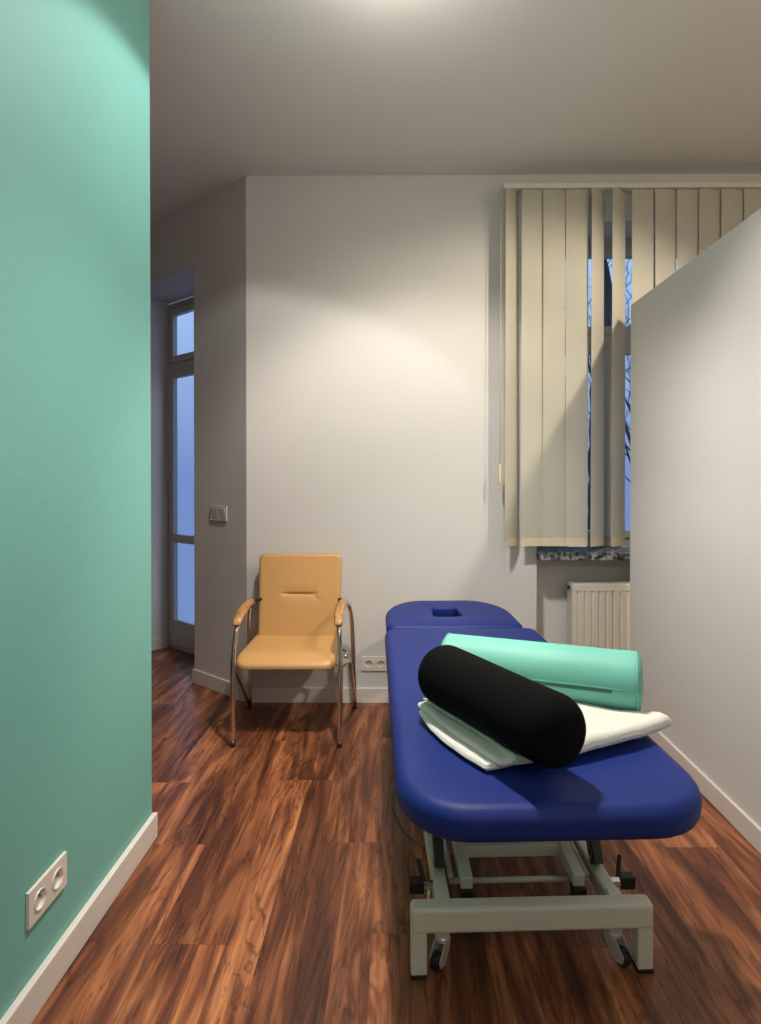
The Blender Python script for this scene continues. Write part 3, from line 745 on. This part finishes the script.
# ================================================================== TOWEL
d = (Vector((.347, 1.295)) - Vector((.137, 1.675))).normalized()
K0 = Vector((.137, 1.675)) - d * .052; K1 = Vector((.347, 1.295)) + d * .045
K0 = Vector((K0.x, K0.y, .746)); K1 = Vector((K1.x, K1.y + .005, .748)); KR = .082
Q0 = Vector((.150, 1.862, .729)); Q1 = Vector((.684, 1.655, .731)); QR = .0855
def under(x, y):
    """height of the underside of the bolsters above a point"""
    z = 9
    for a, b, r in ((K0, K1, KR * 1.035), (Q0, Q1, QR * 1.02)):
        ab = Vector((b.x - a.x, b.y - a.y)); t = max(0, min(1, Vector((x - a.x, y - a.y)).dot(ab) / ab.dot(ab)))
        dd = (Vector((x, y)) - Vector((a.x, a.y)) - ab * t).length
        if dd < r: z = min(z, a.z + (b.z - a.z) * t - math.sqrt(r * r - dd * dd))
    return z
bm = NB()
A_, B_, C_, D_ = Vector((.045, 1.69)), Vector((.225, 1.330)), Vector((.745, 1.560)), Vector((.56, 1.92))
def layer(A2, B2, C2, D2, z0, th, amp, seed, bend=0.0, lift=0.0, rnd_=.2, ew=.10, nu=44, nv=50):
    g = {}
    for s in (0, 1):
        for i in range(nu + 1):
            for j in range(nv + 1):
                u0, v0 = i / nu * 2 - 1, j / nv * 2 - 1
                # denser rows near the rims
                u1 = math.sin(u0 * PI / 2); v1 = math.sin(v0 * PI / 2)
                u2 = u1 * (1 - rnd_ + rnd_ * math.sqrt(1 - v1 * v1 / 2)); v2 = v1 * (1 - rnd_ + rnd_ * math.sqrt(1 - u1 * u1 / 2))
                u, v = (u2 + 1) / 2, (v2 + 1) / 2
                p = A2.lerp(B2, u).lerp(D2.lerp(C2, u), v)
                e = Vector((B2.y - A2.y, -(B2.x - A2.x))).normalized()
                p = p + e * (bend * math.sin(PI * u) * (1 - v)) + Vector((noise.noise(Vector((u * 5, v * 5, seed))), noise.noise(Vector((u * 5, v * 5, seed + 9))))) * .004
                ed = min(1, min(1 - abs(u1), 1 - abs(v1)) / ew); prof = math.sqrt(max(0, 1 - (1 - ed) ** 2))
                zc = z0 + amp * (noise.noise(Vector((p.x * 9, p.y * 9, seed)))) + lift * (1 - u) ** 3 * (1 - v) ** 3
                zc += .4 * amp * noise.noise(Vector((p.x * 28, p.y * 28, seed)))
                z = zc + (th / 2 * prof if s else -th / 2 * prof)
                top = under(p.x, p.y) - .0015
                z = min(z, top - (0 if s else .003)); z = max(z, ZT + .0065 + (.0015 if s else 0))
                g[s, i, j] = bm.verts.new((p.x, p.y, z))
    for s in (0, 1):
        for i in range(nu):
            for j in range(nv): bm.faces.new((g[s, i, j], g[s, i + 1, j], g[s, i + 1, j + 1], g[s, i, j + 1]))
    per = [(i, 0) for i in range(nu)] + [(nu, j) for j in range(nv)] + [(i, nv) for i in range(nu, 0, -1)] + [(0, j) for j in range(nv, 0, -1)]
    for a_, b_ in zip(per, per[1:] + per[:1]):
        bm.faces.new((g[0, a_[0], a_[1]], g[0, b_[0], b_[1]], g[1, b_[0], b_[1]], g[1, a_[0], a_[1]]))
zb = ZT + .007
layer(A_ + Vector((.000, -.010)), B_ + Vector((-.030, .010)), C_ + Vector((-.04, .02)), D_, zb + .009, .017, .0015, 1, bend=.006, lift=.002, ew=.03)
layer(A_ + Vector((-.006, .006)), B_ + Vector((.000, .0)), C_ + Vector((-.02, .0)), D_, zb + .023, .017, .002, 2, bend=-.010, lift=.004, ew=.03)
layer(A_ + Vector((.006, .026)), B_ + Vector((.036, -.004)), C_ + Vector((.0, -.004)), D_, zb + .031, .040, .006, 3, bend=-.024, lift=.010, ew=.09)
tag(obj('folded_towel', bm, M_towel, smooth=True), 'folded cream towel lying on the blue table under both bolsters', 'towel')

# ================================================================== BOLSTERS
def bolster(name, p0, p1, r, label, m, cap_r, mod=None, n=64):
    p0 = Vector(p0); p1 = Vector(p1); d = p1 - p0; L = d.length
    M = axisM(p0, d); prof = []
    for i in range(6): prof.append((max(.002, (r - cap_r) * i / 5), -.006 * (1 - (i / 5) ** 2)))
    for i in range(1, 9):
        a = i / 8 * PI / 2; prof.append((r - cap_r + cap_r * math.sin(a), cap_r * (1 - math.cos(a))))
    K = 28
    for i in range(1, K): prof.append((r, cap_r + (L - 2 * cap_r) * i / K))
    prof2 = [(a, L - t) for a, t in prof[:14]][::-1]
    e = thing(name, label, 'bolster', tuple((p0 + p1) / 2 - Vector((0, 0, r))))
    bm = NB(); lathe(bm, prof + prof2, M, n, mod)
    return e, bm, M, L
bk_mod = lambda a, t: 1 + .015 * math.sin(t * 11) + .02 * noise.noise(Vector((math.cos(a) * 1.2, math.sin(a) * 1.2, t * 6)))
# the black one: cap centres from measured image positions
e, bm, M, L = bolster('bolster', K0, K1, KR, 'black fabric roll bolster resting diagonally on the towel in front of the mint one', M_black, .052, bk_mod)
reloc(obj('bolster_cover', bm, M_black, smooth=True), e)
# the mint one
q0 = Q0; q1 = Q1
e, bm, M, L = bolster('bolster', q0, q1, QR, 'mint green vinyl roll bolster with a zip, behind the black one', M_mint, .020, lambda a, t: 1 + .006 * math.sin(a * 3) + .01 * noise.noise(Vector((math.cos(a) * 2, math.sin(a) * 2, t * 8))))
reloc(obj('bolster_cover', bm, M_mint, smooth=True), e)
dv = (q1 - q0).normalized(); side = Vector((dv.y, -dv.x, 0)).normalized()
if side.y > 0: side = -side
up = Vector((0, 0, 1))
def surf(t, a, r): return q0 + dv * t + (side * math.cos(a) + up * math.sin(a)) * r
for t in (.011, L - .011):
    bm = NB(); pts = [surf(t, 2 * PI * k / 48, QR - .0005) for k in range(49)]; tube(bm, pts, .0022, 6); reloc(obj('end_seam', bm, M_mint, smooth=True), e)
def strip(t0, t1, a, wa, r, mt, nm):
    bm = NB(); n = 12; rows = []
    for i in range(n + 1):
        t = t0 + (t1 - t0) * i / n; rows.append([bm.verts.new(surf(t, a + o, rr)) for o, rr in ((-wa, r - .003), (-wa, r), (0, r + .0004), (wa, r), (wa, r - .003))])
    for x, y in zip(rows, rows[1:]):
        for k in range(4): bm.faces.new((x[k], x[k + 1], y[k + 1], y[k]))
        bm.faces.new((x[4], x[0], y[0], y[4]))
    bm.faces.new(rows[0]); bm.faces.new(rows[-1][::-1])
    o = reloc(obj(nm, bm, mt), e); return o
z1 = strip(.06, L - .075, R(-4), R(3.2), QR + .0012, M_minteD, 'zip')
strip(L - .075, L - .045, R(-4), R(3.6), QR + .0016, M_mint, 'zip_tab')
strip(.05, L - .03, R(1.5), R(.9), QR + .0018, M_mint, 'zip_flap')
